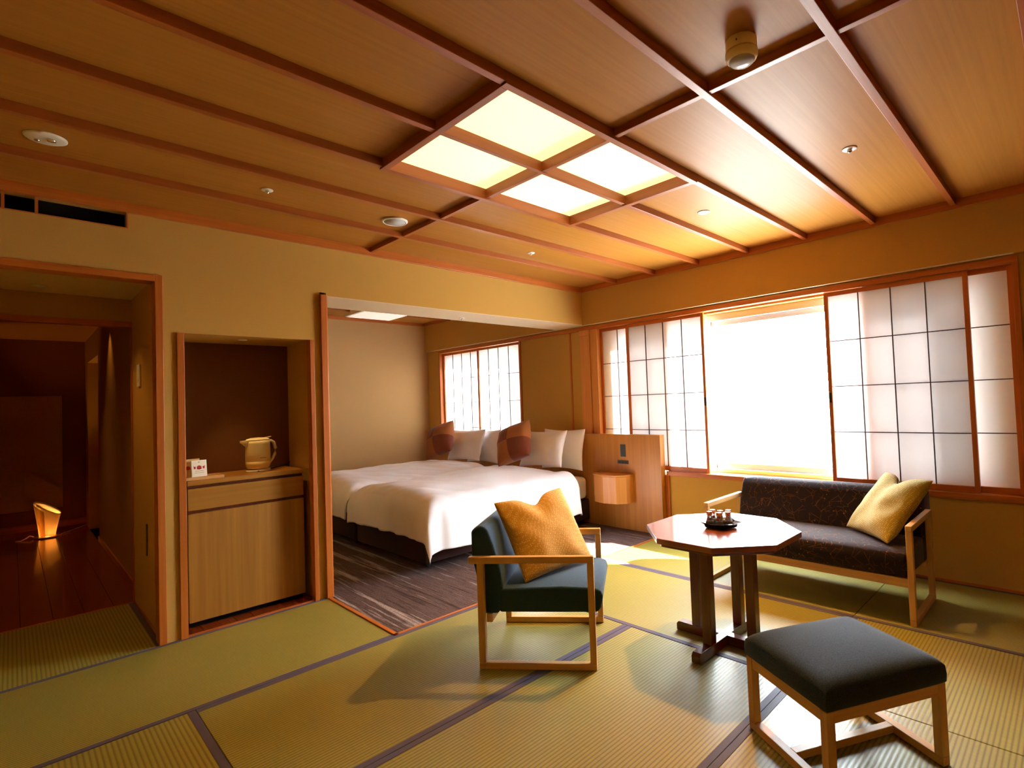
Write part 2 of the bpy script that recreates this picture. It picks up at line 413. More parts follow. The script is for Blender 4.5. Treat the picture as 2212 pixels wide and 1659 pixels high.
for y0, y1, z0, z1 in [(-5.6,-3.637,-.04,2.115),(-3.637,-.07,-.04,.565),(-.07,1.07,-.04,2.115),(1.07,2.9,-.04,.58),(2.9,3.2,-.04,2.115),(1.07,2.9,2.075,2.115),(-3.637,-.07,2.10,2.115)]:
    w.box(X0, X1, y0, y1, z0, z1)
for y0, y1 in ((-3.637,-3.43), (-.33,-.07)): w.box(.15, X1, y0, y1, .565, 2.10)
w.build('wall_window', WP, kind='structure')
st('wall_soffit', WP, 0, .28, -5.6, 3.2, 2.115, 2.6)
st('wall_left', WP, -5.75, -5.6, -5.6, .1, -.2, 2.6)
st('wall_front', WP, -5.75, .28, -5.75, -5.6, -.2, 2.6)
# niche
w = MB().box(-3.62,-3.54,.1,.55,-.04,1.84).box(-2.80,-2.745,.1,.55,-.04,1.84).box(-3.54,-2.80,.1,.55,1.80,1.84)
w.build('wall_niche', M['wallpaper'], kind='structure')
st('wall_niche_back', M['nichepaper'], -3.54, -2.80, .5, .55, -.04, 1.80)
# corridor
w = MB().box(-3.65,-3.62,.1,1.05,-.04,2.3).box(-3.60,-3.5,1.08,3.85,-.04,2.45).box(-3.60,-3.5,5.0,5.3,-.04,2.45).box(-3.60,-3.5,3.85,5.0,2.0,2.45).box(-3.50,-3.35,3.8,5.05,-.04,2.45)
w.build('wall_corridor_right', WP, kind='structure')
st('wall_corridor_left', WP, -4.8, -4.66, .1, 5.3, -.04, 2.45)
w = MB().box(-4.8,-3.62,1.04,1.09,1.985,2.45); w.build('wall_corridor_lintel', WP, kind='structure')
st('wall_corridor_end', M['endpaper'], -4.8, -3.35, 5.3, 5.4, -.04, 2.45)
st('baseboard_corridor', T['x'], -4.66, -3.60, 5.282, 5.3, 0, .075)
st('baseboard_corridor_right', T['y'], -3.612, -3.60, 1.09, 3.85, 0, .05)
# door frame to the corridor
trim(5, T['z'], -3.672, -3.636, -.012, .1, 0, 2.126)
trim(6, T['x'], -4.79, -3.672, -.012, .1, 2.088, 2.126)
trim(7, T['z'], -4.79, -4.755, -.012, .1, 0, 2.088)
trim(8, T['x'], -4.66, -3.62, 1.035, 1.10, 1.95, 1.99)
trim(9, T['z'], -3.655, -3.60, 1.035, 1.10, 0, 1.99)
trim(10, T['x'], -4.66, -3.655, 1.045, 1.06, -.03, .004)
# niche posts and bed opening post
trim(11, T['z'], -3.572, -3.536, -.014, .05, 0, 1.797)
trim(12, T['z'], -2.822, -2.795, -.014, .05, 0, 1.797)
MB().prism([(-2.748,-.03),(-2.712,-.03),(-2.700,-.018),(-2.700,.425),(-2.748,.425)], 0, 2.12).build('trim_13', T['z'], kind='structure')
# window wall trims
trim(14, T['y'], .028, .20, -3.637, -.985, .562, .602)
trim(15, T['y'], .030, .10, -3.637, 2.9, 2.062, 2.100)
trim(16, T['z'], .030, .12, -3.637, -3.606, .602, 2.062)
trim(17, M['post'], .022, .12, -.068, .066, 0, 2.000)
trim(18, M['post'], .016, .12, -.072, .070, 2.000, 2.062)
trim(19, M['post'], .036, .12, -.165, -.072, .602, 2.062)
trim(20, T['z'], .036, .05, .219, .242, .94, 2.062)
trim(21, T['z'], .032, .12, 1.075, 1.10, .58, 2.062)
trim(22, T['z'], .032, .12, 2.865, 2.89, .58, 2.062)
trim(23, T['z'], .030, .05, -1.010, -.968, 0, .562)
trim(24, T['y'], .032, .2, 1.10, 2.865, .58, .602)
# soffit underside strip, the light falling on it put into its pale colour
trim(25, M['bounce_lit_soffit'], .002, .044, -3.62, 3.19, 2.1135, 2.1155, bevel=0)
trim(26, M['cab']['x'], .10, .20, -3.62, -.10, 2.045, 2.10)
trim(27, T['y'], .040, .046, -5.6, -.985, 0, .018)

# ------------------------------------------------------------------ ceiling
ceil = st('ceiling', M['board'], -5.6, .0, -5.6, 0, 2.56, 2.60)
PIT = .4725; BY = [-.484-PIT*k for k in range(8)]     # far edges of the long battens
LX0, LX1 = -2.998, -1.654; CX = -2.349
rows = [0.0] + BY
for r in range(8):
    y1 = rows[r] if r == 0 else rows[r]-.033; y0 = rows[r+1]
    inlight = r in (3, 4)
    xs = [(-5.6, CX-.026), (CX, 0.0)]
    if inlight: xs = [(-5.6, LX0), (LX1, 0.0)]
    for a, b in xs: bx('ceiling_board', M['board'], a+.001, b-.001, y0+.001, y1-.001, 2.52, 2.56, ceil)
for k, y in enumerate(BY):
    if k in (2, 4):
        segs = [(-5.6, LX0), (LX1, 0)]
    elif k == 3: segs = [(-5.6, LX0), (LX1, 0)]
    else: segs = [(-5.6, 0)]
    for a, b in segs: bx('batten', M['batten']['x'], a, b, y-.033, y, 2.481, 2.56, ceil, .0015)
for r in range(8):
    if r in (3, 4): continue
    y1 = rows[r] if r == 0 else rows[r]-.033
    bx('batten', M['batten']['y'], CX-.026, CX, rows[r+1], y1, 2.488, 2.56, ceil, .0015)
bx('ceiling_molding', T['x'], -5.6, 0, -.022, 0, 2.463, 2.56, ceil, .003)
bx('ceiling_molding', T['y'], -.022, 0, -3.82, -.022, 2.463, 2.56, ceil, .003)
bx('plain_ceiling', M['grey_plaster'], -5.6, 0, -5.6, -3.825, 2.49, 2.56, ceil)
cb = st('ceiling.001', M['board'], -2.70, 0, .425, 3.2, 2.535, 2.60)
bx('ceiling_molding', T['x'], -2.70, 0, 3.178, 3.2, 2.497, 2.535, cb)
bx('ceiling_molding', T['y'], -.022, 0, .425, 3.178, 2.497, 2.535, cb)
for yy in (.9, 1.7, 2.5): bx('batten', M['batten']['x'], -2.70, -.022, yy-.015, yy+.015, 2.49, 2.535, cb)
c1 = st('ceiling.002', M['bounce_lit_soffit'], -4.8, -3.62, .1, 1.04, 2.148, 2.2)
c2 = st('ceiling.003', M['board'], -4.8, -3.5, 1.09, 5.3, 2.29, 2.35)

# ------------------------------------------------------------------ ceiling light panel
lp = thing('ceiling_light', 'large warm glowing ceiling light panel divided by orange bars into four panes', 'ceiling light', (CX, BY[3], 2.475))
def L(x0,x1,y0,y1,z0,z1): return (x0-CX, x1-CX, y0-BY[3], y1-BY[3], z0-2.475, z1-2.475)
ya, yb = BY[4]-.033, BY[2]
for b in [(LX0,LX1,ya,ya+.033),(LX0,LX1,yb-.033,yb)]: bx('frame_bar', M['batten']['x'], *L(*b, 2.474, 2.559), lp, .0015)
for b in [(LX0,LX0+.033,ya+.033,yb-.033),(LX1-.033,LX1,ya+.033,yb-.033)]: bx('frame_bar', M['batten']['y'], *L(*b, 2.474, 2.559), lp, .0015)
bx('cross_bar', M['batten']['x'], *L(LX0+.033, LX1-.033, BY[3]-.03, BY[3]-.004, 2.482, 2.54), lp, .001)
for y0, y1 in ((ya+.033, BY[3]-.03), (BY[3]-.004, yb-.033)):
    bx('cross_bar', M['batten']['y'], *L(CX-.026, CX, y0, y1, 2.484, 2.54), lp, .001)
    for x0, x1 in ((LX0+.033, CX-.026), (CX, LX1-.033)):
        bx('diffuser', M['diff'], *L(x0+.001, x1-.001, y0+.001, y1-.001, 2.534, 2.546), lp)

# ------------------------------------------------------------------ small ceiling fixtures
def ring(r0, r1, h, lip=.004):
    return [(r1, 0), (r1+lip*0, -h*.4), (r1-lip, -h), (r0+lip, -h), (r0, -h*.6), (r0, 0)]
def sprinkler(loc, label, r=.03, z=2.52):
    t = thing('sprinkler_head', label, 'sprinkler', (*loc, z), 0, 'small round sprinkler heads in the ceilings')
    MB().lathe([(.0005,0),(r,0),(r,-.003),(r*.85,-.006),(r*.45,-.005),(.0005,-.004)], 24).build('escutcheon', M['white'], t, smooth=True)
    MB().lathe([(.0005,-.004),(r*.3,-.004),(r*.34,-.016),(r*.15,-.022),(.0005,-.022)], 16).build('nozzle', M['chrome'], t, smooth=True)
    return t
sprinkler((-3.281,-.701), 'small sprinkler head between ceiling battens left of the round white speaker')
sprinkler((-1.339,-.689), 'small sprinkler head in the ceiling near the beam over the bed opening')
sprinkler((-1.340,-3.093), 'small sprinkler head in the ceiling panel nearest the right window screens', .035)
sprinkler((-1.356,.277), 'tiny sprinkler head under the pale beam above the bed opening', .026, 2.117)
t = thing('entry_downlight', 'small downlight in the low ceiling just inside the corridor doorway', 'downlight', (-4.129,.79,2.148))
MB().lathe([(.022,0),(.036,0),(.036,-.004),(.026,-.008),(.022,-.003)], 28).build('rim', M['white'], t, smooth=True)
lamp('entry_lamp', 'SPOT', (0,0,-.008), 16, (1,.55,.16), None, t, spot_size=1.9, spot_blend=.7, shadow_soft_size=.02)
t = thing('ceiling_speaker', 'round white speaker with grey face set between ceiling battens', 'speaker', (-2.528,-.690,2.52))
MB().lathe([(.0005,0),(.082,0),(.082,-.006),(.074,-.014),(.066,-.012),(.066,-.006),(.0005,-.006)], 40).build('rim', M['white'], t, smooth=True)
MB().lathe([(.0005,-.006),(.0655,-.006),(.0655,-.013),(.0005,-.016)], 40).build('grille', M['greydisc'], t, smooth=True)
t = thing('emergency_light', 'flat round ceiling fixture with two tiny lamps at the far left', 'ceiling light', (-4.140,-.699,2.52))
MB().lathe([(.0005,0),(.07,0),(.07,-.004),(.06,-.009),(.0005,-.010)], 40).build('plate', M['white'], t, smooth=True)
for dx, rr in ((.018,.016), (-.026,.010)):
    MB().lathe([(.0005,-.009),(rr,-.009),(rr*.9,-.016),(.0005,-.020)], 20, (dx,-dx*.6,0)).build('lamp', M['chrome'], t, smooth=True)
t = thing('downlight', 'small lit recessed downlight with dark centre beside the glowing ceiling panel', 'downlight', (-1.092,-2.125,2.52))
MB().lathe([(.026,0),(.040,0),(.040,-.003),(.032,-.007),(.027,-.004)], 32).build('rim', M['white'], t, smooth=True)
MB().lathe([(.0005,-.001),(.0265,-.001),(.0265,-.0025),(.0005,-.0025)], 32).build('aperture', M['void'], t)
lamp('downlight_lamp', 'SPOT', (0,0,-.008), 330, (1,.52,.16), (-.95,-.08,-2.5), t, spot_size=1.6, spot_blend=.6, shadow_soft_size=.02)
t = thing('ceiling_spotlight', 'short white cylinder fixture with clear bulging lens on ceiling', 'ceiling light', (-2.512,-3.085,2.52))
MB().lathe([(.0005,0),(.052,0),(.052,-.058),(.046,-.062),(.0005,-.062)], 40).build('housing', M['cream'], t, .0, smooth=False)
MB().lathe([(.043,-.058),(.054,-.040),(.0545,-.050),(.050,-.064),(.043,-.070)], 40).build('collar', M['cream'], t, smooth=True)
MB().lathe([(.0005,-.062),(.044,-.062),(.043,-.072),(.032,-.080),(.016,-.084),(.0005,-.085)], 40).build('lens', M['lens'], t, smooth=True)
bx('screw', M['black'], -.053, -.0515, -.010, -.006, -.024, -.018, t)
# air vent over the doorway
t = thing('air_vent', 'long black air slot under the ceiling above the corridor doorway', 'air vent', (-4.29, .0, 2.375))
bx('duct', M['void'], -.5, .50, .06, .098, .0, .092, t)
bx('frame_bar', T['z'], .496, .502, -.004, .06, 0, .092, t); bx('frame_bar', T['x'], -.5, .496, -.004, .06, -.001, .004, t)
for xx in (.012, .132): bx('divider', T['z'], xx, xx+.012, .006, .05, .004, .09, t)
# bedroom lamp
t = thing('bedroom_ceiling_lamp', 'white box shaped lamp hanging under the bedroom ceiling', 'ceiling light', (-1.14,2.385,2.535))
bx('box', M['white'], -.29, .29, -.25, .25, -.092, -.01, t, .004)
bx('cover', M['bedlamp'], -.275, .275, -.235, .235, -.097, -.0921, t, .002)
bx('mount', M['white'], -.1, .1, -.1, .1, -.0099, .0, t)

# ------------------------------------------------------------------ shoji screens and window
def shoji(name_label, y0, y1, xc, z0, z1, pull=None, group=None):
    t = thing('shoji_screen', name_label, 'shoji screen', (xc, (y0+y1)/2, z0), 0, group)
    h = z1-z0; w = (y1-y0)/2; s = .028; d = .011
    for a, b in ((-w, -w+s), (w-s, w)): 
        o = bx('stile', T['z'], -d, d, a, b, 0, h, t, .002)
        if pull == 'lo' and a < 0 or pull == 'hi' and a > 0:
            bx('finger_pull', M['black'], -d-.0015, -d+.003, (a+b)/2-.008, (a+b)/2+.008, h*.42, h*.42+.075, o)
    bx('bottom_rail', T['y'], -d, d, -w+s, w-s, 0, .042, t, .002)
    bx('top_rail', T['y'], -d, d, -w+s, w-s, h-.032, h, t, .002)
    bx('paper', M['paper'], .004, .0055, -w+s-.004, w-s+.004, .03, h-.025, t)
    for k in (1, 2, 3):
        yy = -w+s + (2*w-2*s)*k/4; bx('muntin', M['bar'], -.004, .004, yy-.0032, yy+.0032, .042, h-.032, t)
        zz = .042 + (h-.074)*k/4; bx('muntin', M['bar'], -.0035, .0035, -w+s, w-s, zz-.0032, zz+.0032, t)
    return t
shoji('white paper shoji screen tucked behind another beside the corner post', -1.04, -.166, .098, .604, 2.060)
shoji('white paper shoji screen just left of the bare window opening', -1.433, -.545, .062, .604, 2.058, 'lo')
shoji('large white paper shoji screen behind the sofa, right of the bare window', -3.378, -2.478, .062, .604, 2.058, 'hi')
shoji('partly hidden white paper shoji screen at the far right end of the window', -3.604, -2.735, .098, .604, 2.060)
shoji('left white paper shoji screen of the small window above the headboard', 1.955, 2.864, .098, .604, 2.060)
shoji('right white paper shoji screen of the small window above the headboard', 1.101, 1.985, .062, .604, 2.058)
def window(n, y0, y1, z0, z1, mid, latch=None):
    o = MB()
    for b in [(y0,y0+.03,z0,z1),(y1-.03,y1,z0,z1),(y0+.03,y1-.03,z0,z0+.035),(y0+.03,y1-.03,z1-.06,z1)]: o.box(.185,.26,*b)
    fr = o.build(f'window_{n}', M['alu'], None, .002, kind='structure')
    for (a, b, x) in ((mid-.03, y1-.03, .195), (y0+.03, mid+.03, .225)):
        s = MB()
        for q in [(a,a+.055,z0+.035,z1-.06),(b-.055,b,z0+.035,z1-.06),(a+.055,b-.055,z0+.035,z0+.085),(a+.055,b-.055,z1-.105,z1-.06)]: s.box(x, x+.022, *q)
        so = s.build('sash', M['alu'], fr, .002)
        bx('pane', M['glass'], x+.009, x+.013, a+.05, b-.05, z0+.08, z1-.10, so)
    if latch:
        bx('latch', M['chrome'], .180, .196, mid-.004, mid+.022, latch, latch+.05, fr, .003)
window(1, -3.43, -.33, .602, 2.045, -1.385, 1.20)
window(2, 1.075, 2.89, .602, 2.06, 2.0)
# ------------------------------------------------------------------ niche cabinet and what stands on it
t = thing('niche_cabinet', 'brown wood veneer cabinet with drawer and door filling the wall niche', 'cabinet', (-3.17,.12,.002))
bx('top', M['cab']['x'], -.338, .336, -.004, .372, .868, .898, t, .002)
bx('carcass', M['dark']['z'], -.334, .332, .022, .37, .05, .866, t)
bx('drawer_front', M['cab']['x'], -.336, .332, 0, .0215, .715, .848, t, .0015)
bx('door', M['cab']['z'], -.336, .332, 0, .0215, .036, .695, t, .0015)
bx('plinth', M['void'], -.325, .325, .03, .36, 0, .049, t)
k = thing('electric_kettle', 'cream electric kettle with spout and looped handle on the niche cabinet', 'kettle', (-3.068,.30,.900), .10)
MB().lathe([(.0005,0),(.076,0),(.078,.006),(.072,.014),(.0005,.016)], 36).build('power_base', M['white'], k, smooth=True)
MB().lathe([(.0005,.018),(.060,.018),(.070,.026),(.0755,.045),(.0765,.070)], 40).build('lower_body', M['creamlow'], k, smooth=True)
MB().lathe([(.0005,.0695),(.0767,.0695),(.0765,.12),(.0745,.19),(.0735,.214),(.0005,.214)], 40).build('body', M['cream'], k, smooth=True)
MB().lathe([(.0005,.2145),(.074,.2145),(.070,.222),(.045,.230),(.0005,.233)], 40).build('lid', M['cream'], k, smooth=True)
def spout(u, v):
    a = -1.0+2.0*v; r = .0735; e = u
    px = -(r*math.cos(a*.55)) - e*(.040*(1-abs(a)**1.5)); py = r*math.sin(a*.55)*(1-.75*e)
    return (px, py, .165+.045*e+.004*(1-e) + (.040)*(1-abs(a)**2)*0)
sp = MB()
sp.prism([(-.060,.034),(-.112,.004),(-.112,-.004),(-.060,-.034)], .2005, .216)
sp.add([(-.060,.030,.165),(-.060,-.030,.165),(-.062,.030,.2005),(-.062,-.030,.2005),(-.108,.003,.200),(-.108,-.003,.200)],
       [(0,1,5,4),(0,4,2),(1,3,5),(2,4,5,3),(0,2,3,1)])
sp.build('spout', M['cream'], k, .002)
MB().tube([(.055,0,.205),(.085,0,.205),(.103,0,.192),(.116,0,.150),(.112,0,.112),(.095,0,.078),(.075,0,.050)], [.009,.010,.0105,.0105,.010,.009,.008], 12, sx=1.25).build('handle', M['cream'], k, smooth=True)
MB().prism([(.030,.228),(.085,.236),(.088,.232),(.034,.220)], -.010, .010, 'y').build('lid_lever', M['cream'], k, .001)
bx('brand_mark', M['ink'], -.016, .022, -.0775, -.0745, .092, .096, k)
bx('indicator', M['black'], -.032, -.024, -.0775, -.073, .004, .009, k)
t = tag(MB().tube([(-2.985,.34,.905),(-2.95,.37,.905),(-2.92,.40,.905),(-2.86,.43,.91),(-2.815,.45,.93)], .004, 8).build('kettle_cord', M['black'], smooth=True), 'black power cord trailing behind the cream kettle', 'cord')
def packet(name, label, loc, rot, tilt, w, h, mat_, logo):
    t = thing(name, label, 'sachet', loc, rot, None)
    b = bx('pouch', mat_, -w/2, w/2, -.004, .004, 0, h, t, .002)
    b.rotation_euler = (tilt, 0, 0)
    if logo:
        g = MB()
        g.lathe([(.0005,-.0006),(.0125,-.0006),(.0125,.0006),(.0005,.0006)], 20, (0,-.0046,h*.56), up=Vector((0,1,0)))
        for sx in (-1, 1):
            g.prism([(sx*.020,h*.48),(sx*.028,h*.48),(sx*.030,h*.66),(sx*.024,h*.62),(sx*.018,h*.62)], -.0052, -.004, 'y')
        g.box(-.012,.012,-.0052,-.004,h*.46,h*.50)
        q = g.build('printed_emblem', M['red'], t); q.rotation_euler = (tilt,0,0)
        for hw, z0, z1 in ((.022,.34,.36), (.026,.24,.255), (.004,.86,.90)):
            q = bx('printed_line', M['ink'], -hw, hw, -.0052, -.004, h*z0, h*z1, t); q.rotation_euler = (tilt,0,0)
    return t
packet('tea_sachet', 'white sachet with red emblem leaning at the front of the niche tray', (-3.435,.165,.9165), .06, -.16, .082, .104, M['packet'], True)
packet('tea_sachet.001', 'tan sachet half hidden behind the white sachet with red emblem', (-3.485,.215,.9165), -.05, -.14, .07, .098, M['kraft'], True)
packet('tea_sachet.002', 'yellow sachet lying highest behind the two printed sachets in the niche', (-3.46,.262,.9165), .1, -.12, .10, .108, M['kraft'], False)
t = thing('sachet_tray', 'small pale wooden tray under the tea sachets in the niche', 'tray', (-3.42,.225,.899))
MB().box(-.115,.115,-.075,.085,0,.006).box(-.115,-.107,-.075,.085,.006,.016).box(.107,.115,-.075,.085,.006,.016).box(-.107,.107,.077,.085,.006,.016).box(-.107,.107,-.075,-.067,.006,.016).build('tray_body', M['oak']['x'], t, .0015)
tag(bx('paper_note', M['packet'], -3.03, -2.88, .145, .225, .8985, .8995), 'flat pale paper slip lying right of the kettle on the cabinet', 'paper')
tag(bx('paper_note', M['packet'], -3.49, -3.38, .125, .15, .8985, .8995), 'narrow pale paper slip lying in front of the tea sachets', 'paper')
lamp('niche_spot', 'SPOT', (-3.17,.22,1.79), 20, (1,.62,.26), (-3.17,.24,.9), None, spot_size=1.0, spot_blend=.8, shadow_soft_size=.02)
t = thing('niche_downlight', 'tiny downlight in the ceiling of the wall niche', 'downlight', (-3.17,.22,1.80))
MB().lathe([(.016,0),(.026,0),(.026,-.003),(.017,-.004)], 24).build('rim', M['white'], t, smooth=True)

# ------------------------------------------------------------------ corridor
t = thing('paper_floor_lamp', 'glowing rolled paper lamp on the corridor floor', 'floor lamp', (-3.972,4.62,.001))
MB().lathe([(.0005,0),(.115,0),(.115,.010),(.105,.014),(.0005,.014)], 36).build('base', M['dark']['x'], t, smooth=False)
def shade(u, v):
    a = 2*PI*1.12*u - 2.6
    top = .25 + .17*(.5+.5*math.cos(a-2.7)) - .04*u
    z = .016 + top*v; r = .064 + .045*v**1.2 + .006*u
    return (r*math.cos(a), r*math.sin(a), z)
sh = MB().grid(shade, 56, 14).build('shade', M['lampshade'], t, smooth=True)
sm = sh.modifiers.new('s', 'SOLIDIFY'); sm.thickness = .0015
MB().lathe([(.0005,.016),(.014,.018),(.018,.030),(.012,.042),(.0005,.045)], 20).build('bulb', M['bulb'], t, smooth=True)
lamp('floor_lamp_light', 'POINT', (0,0,.075), 34, (1,.50,.13), None, t, shadow_soft_size=.02)
tag(MB().tube([(-3.86,4.66,.006),(-3.80,4.76,.006),(-3.72,4.9,.006),(-3.64,5.06,.006),(-3.62,5.14,.006)], .006, 8).build('lamp_cord', M['cord'], smooth=True), 'pale cord running from the corridor lamp towards the right wall', 'cord')
tag(MB().tube([(-4.08,4.66,.02),(-4.11,4.66,.035),(-4.14,4.62,.02),(-4.18,4.58,.006),(-4.22,4.60,.006)], .006, 8).build('lamp_cord', M['cord'], smooth=True), 'short curled pale cord left of the corridor lamp', 'cord')
t = thing('wall_panel', 'large flat tan panel on the end wall of the corridor', 'panel', (-4.2,5.297,.235))
bx('board', M['panelcloth'], -.44, .385, -.018, 0, .008, 1.37, t, .002)
bx('edge_strip', M['dark']['x'], -.44, .392, -.020, 0, -.004, .0075, t)
bx('edge_strip', M['dark']['z'], .3855, .393, -.020, 0, .008, 1.375, t)
t = thing('wall_switch', 'pale vertical switch plate on the wall inside the corridor doorway', 'switch', (-3.652,.72,1.51))
bx('plate', M['white'], -.008, 0, -.05, .05, 0, .15, t, .002); bx('rocker', M['white'], -.012, -.008, -.022, .022, .04, .11, t, .001)
t = thing('door_pull_plate', 'small recessed pull plate low on the corridor side wall', 'wall fitting', (-3.652,.50,.42))
bx('plate', M['grey_plaster'], -.006, 0, -.012, .012, 0, .20, t, .002)
for cx_, cy_, e_, lab in ((-3.72, 2.80, 9, 'small ceiling downlight close to the corridor side wall'), (-4.15, 3.1, 12, 'added small ceiling downlight brightening the middle of the dark corridor')):  # second downlight is added to brighten the corridor
    t = thing('corridor_downlight', lab, 'downlight', (cx_, cy_, 2.29))
    MB().lathe([(.026,0),(.038,0),(.038,-.003),(.028,-.005)], 24).build('rim', M['white'], t, smooth=True)
    lamp('corridor_lamp', 'SPOT', (0,0,-.008), e_, (1,.50,.14), None, t, spot_size=1.3, spot_blend=.8, shadow_soft_size=.02)

# ------------------------------------------------------------------ headboard and nightstand
t = thing('headboard', 'long wood veneer headboard running under both windows', 'headboard', (.0,1.115,.003))
bx('panel', M['head'], -.030, .040, -2.080, 2.08, 0, .938, t, .002)
bx('top_cap', M['head'], -.031, .041, -2.081, 2.08, .938, .944, t, .001)
for yy, dz, dy, nm, nb in ((-1.632, (.722,.845), .032, 'switch_plate', 2), (-1.628, (.650,.686), .068, 'socket_plate', 3)):
    o = bx(nm, M['plate'], -.036, -.0305, yy-dy, yy+dy, *dz, t, .0015)
    for i in range(nb):
        if nm == 'switch_plate': bx('rocker', M['plate'], -.0385, -.0362, yy-.022, yy+.022, dz[0]+.012+i*.052, dz[0]+.058+i*.052, o, .001)
        else: bx('outlet', M['black'], -.0372, -.0362, yy-.056+i*.040, yy-.024+i*.040, dz[0]+.009, dz[1]-.009, o)
t = thing('nightstand', 'small faceted wood nightstand box fixed to the headboard beside the bed', 'nightstand', (-.031,-.43,.280))
poly = [(0,.215),(-.10,.235),(-.175,.165),(-.205,.02),(-.175,-.12),(-.10,-.19),(0,-.205)]
MB().prism(poly, 0, .262).build('body', M['stand'], t, .002)
MB().prism([(p[0]*1.01-(.0 if p[0] == 0 else .003), p[1]*1.015) for p in poly], .264, .278).build('top', M['stand'], t, .002)

# ------------------------------------------------------------------ beds
def smooth01(x): x = max(0, min(1, x)); return x*x*(3-2*x)
def edge(d, r, flare):
    if d <= 0: return d, 0
    a = d/r
    if a < PI/2: return r*math.sin(a), r*(1-math.cos(a))
    q = d-r*PI/2; return r+flare*q, r+q
def pillow(name, mat, label, cat, w, h, t, center, u, v, dent=0, pinch=.07, parent=None, group=None, checker=False, n=22, seed=0, crease=.0):
    u = Vector(u).normalized(); v = (Vector(v)-u*u.dot(Vector(v))).normalized(); nn = u.cross(v)
    mb = MB()
    def mk(side):
        def f(a, b):
            x = a*2-1; y = b*2-1
            # denser near the borders
            x = math.sin(x*PI/2); y = math.sin(y*PI/2)
            px = w/2*x*(1-pinch*(1-y*y)); py = h/2*y*(1-pinch*(1-x*x))
            th = max(0, (1-x**2)*(1-y**2))**.42
            g = math.exp(-(x/.30)**2)*smooth01((y+.25)/1.25) if dent else 0
            py -= dent*g*h; 
            th *= 1-.35*g
            nz = noise.noise(Vector((x*2.2+seed, y*2.2, side*.7+seed)))*.012 + crease*noise.noise(Vector((x*7+seed, y*2, seed)))
            return (px, py, side*t/2*th + nz*min(1, th*1.6) + (dent*.22*h*g if side > 0 else dent*.10*h*g))
        return f
    q = (lambda a, b: (0 if (a < .5) == (b < .5) else 1)) if checker else None
    mb.grid(mk(1), n, n, mfn=q); mb.grid(mk(-1), n, n, mfn=q)
    o = mb.build(name, mat, None, smooth=True)
    bm = bmesh.new(); bm.from_mesh(o.data); bmesh.ops.remove_doubles(bm, verts=bm.verts[:], dist=.0005); bmesh.ops.recalc_face_normals(bm, faces=bm.faces[:]); bm.to_mesh(o.data); bm.free()
    o.matrix_world = Matrix(((u.x,v.x,nn.x,center[0]),(u.y,v.y,nn.y,center[1]),(u.z,v.z,nn.z,center[2]),(0,0,0,1)))
    tag(o, label, cat, group)
    return o
def bed(y0, label, dlabel, near):
    W = 1.22
    t = thing('bed', label, 'bed', (-1.03, y0+W/2, .003))
    bx('base', M['bedbase'], -.965, .985, -W/2, W/2, .048, .26, t, .012, seg=3)
    bx('mattress', M['linen'], -.93, .985, -W/2+(.01 if near else .075), W/2-(.06 if near else .01), .262, .490, t, .05, seg=4)
    for sx in (-.90, .92):
        for sy in (-W/2+.07, W/2-.07):
            c = MB().lathe([(.0005,-.012),(.02,-.012),(.024,-.006),(.024,.006),(.02,.012),(.0005,.012)], 16, (sx,sy,.025), up=Vector((0,1,0))).box(sx-.012,sx+.012,sy-.016,sy+.016,.030,.049)
            c.build('caster', M['black'], t, smooth=False)
    r = .17; Lf = 1.51; Wf = (W-.165) if near else 1.05
    dn, df, dl = (.52 if near else .21), (.24 if near else .45), .43
    ys = .015 if near else .172
    drop_n = dn; tot_a = Lf+dl; tot_b = dn+Wf+df; sd = 0 if near else 5.3
    def f(a, b):
        s = a*tot_a                    # head to foot
        ox, zx = edge(s-Lf, r, .08)
        X = -.37 - (Lf+ox if s > Lf else s)
        q = b*tot_b - dn               # near side to far side
        if q < 0: oy, zy = edge(-q, r, .10 if near else .02); Y = -oy
        elif q > Wf: oy, zy = edge(q-Wf, r, .05); Y = Wf+oy
        else: zy = 0; Y = q
        down = (max(zx,0)**2.6+max(zy,0)**2.6)**(1/2.6)
        hang = min(1, down/.2)
        n1 = noise.noise(Vector((X*2.1+sd, Y*2.1, 1.3)))*.022
        n2 = noise.noise(Vector((X*6+sd, Y*6, 4.1+down*2)))*.010
        fold = noise.noise(Vector((X*11+sd, Y*11, down*1.2)))*.030*hang
        diag = noise.noise(Vector(((X+Y)*9+sd, (X-Y)*1.6, .3)))*.010*(1-hang)
        crown = .042*math.sin(PI*max(0,min(1,q/Wf)))*smooth01(s/.25)*smooth01((tot_a-s)/.6)
        headroll = .012*math.exp(-((s-.07)/.06)**2)
        z = .568 + crown + headroll + n1 + n2 + diag - down*(.93) - .05*smooth01((.02-s)/.05)
        vx = (zx > .06); vy = (zy > .06)
        if vx: X -= fold*.8 + .012*math.sin(down*9+Y*6)
        if vy: Y += (-fold if q < 0 else fold)*.8
        return (X+1.03, y0+ys+Y-(y0+W/2), max(z, .10)-.003)
    mb = MB().grid(f, 110, 120)
    d = thing('duvet', dlabel, 'duvet', (-1.03, y0+W/2, .003))
    o = mb.build('cover', M['linen'], d, smooth=True)
    m = o.modifiers.new('thick', 'SOLIDIFY'); m.thickness = .018; m.offset = 1
    return t
bed(-.045, 'single bed with white bedding nearest the armchair', 'white duvet draped over the bed nearest the armchair', True)
bed(1.225, 'single bed with white bedding against the far bedroom wall', 'white duvet draped over the far bed by the bedroom wall', False)
LN = M['linen']
pillow('bed_pillow', LN, 'white pillow in front with pointed corners on the near bed', 'pillow', .60, .40, .16, (-.298,.375,.800), (.10,-1,.02), (.34,.04,1), 0, .09, crease=.008)
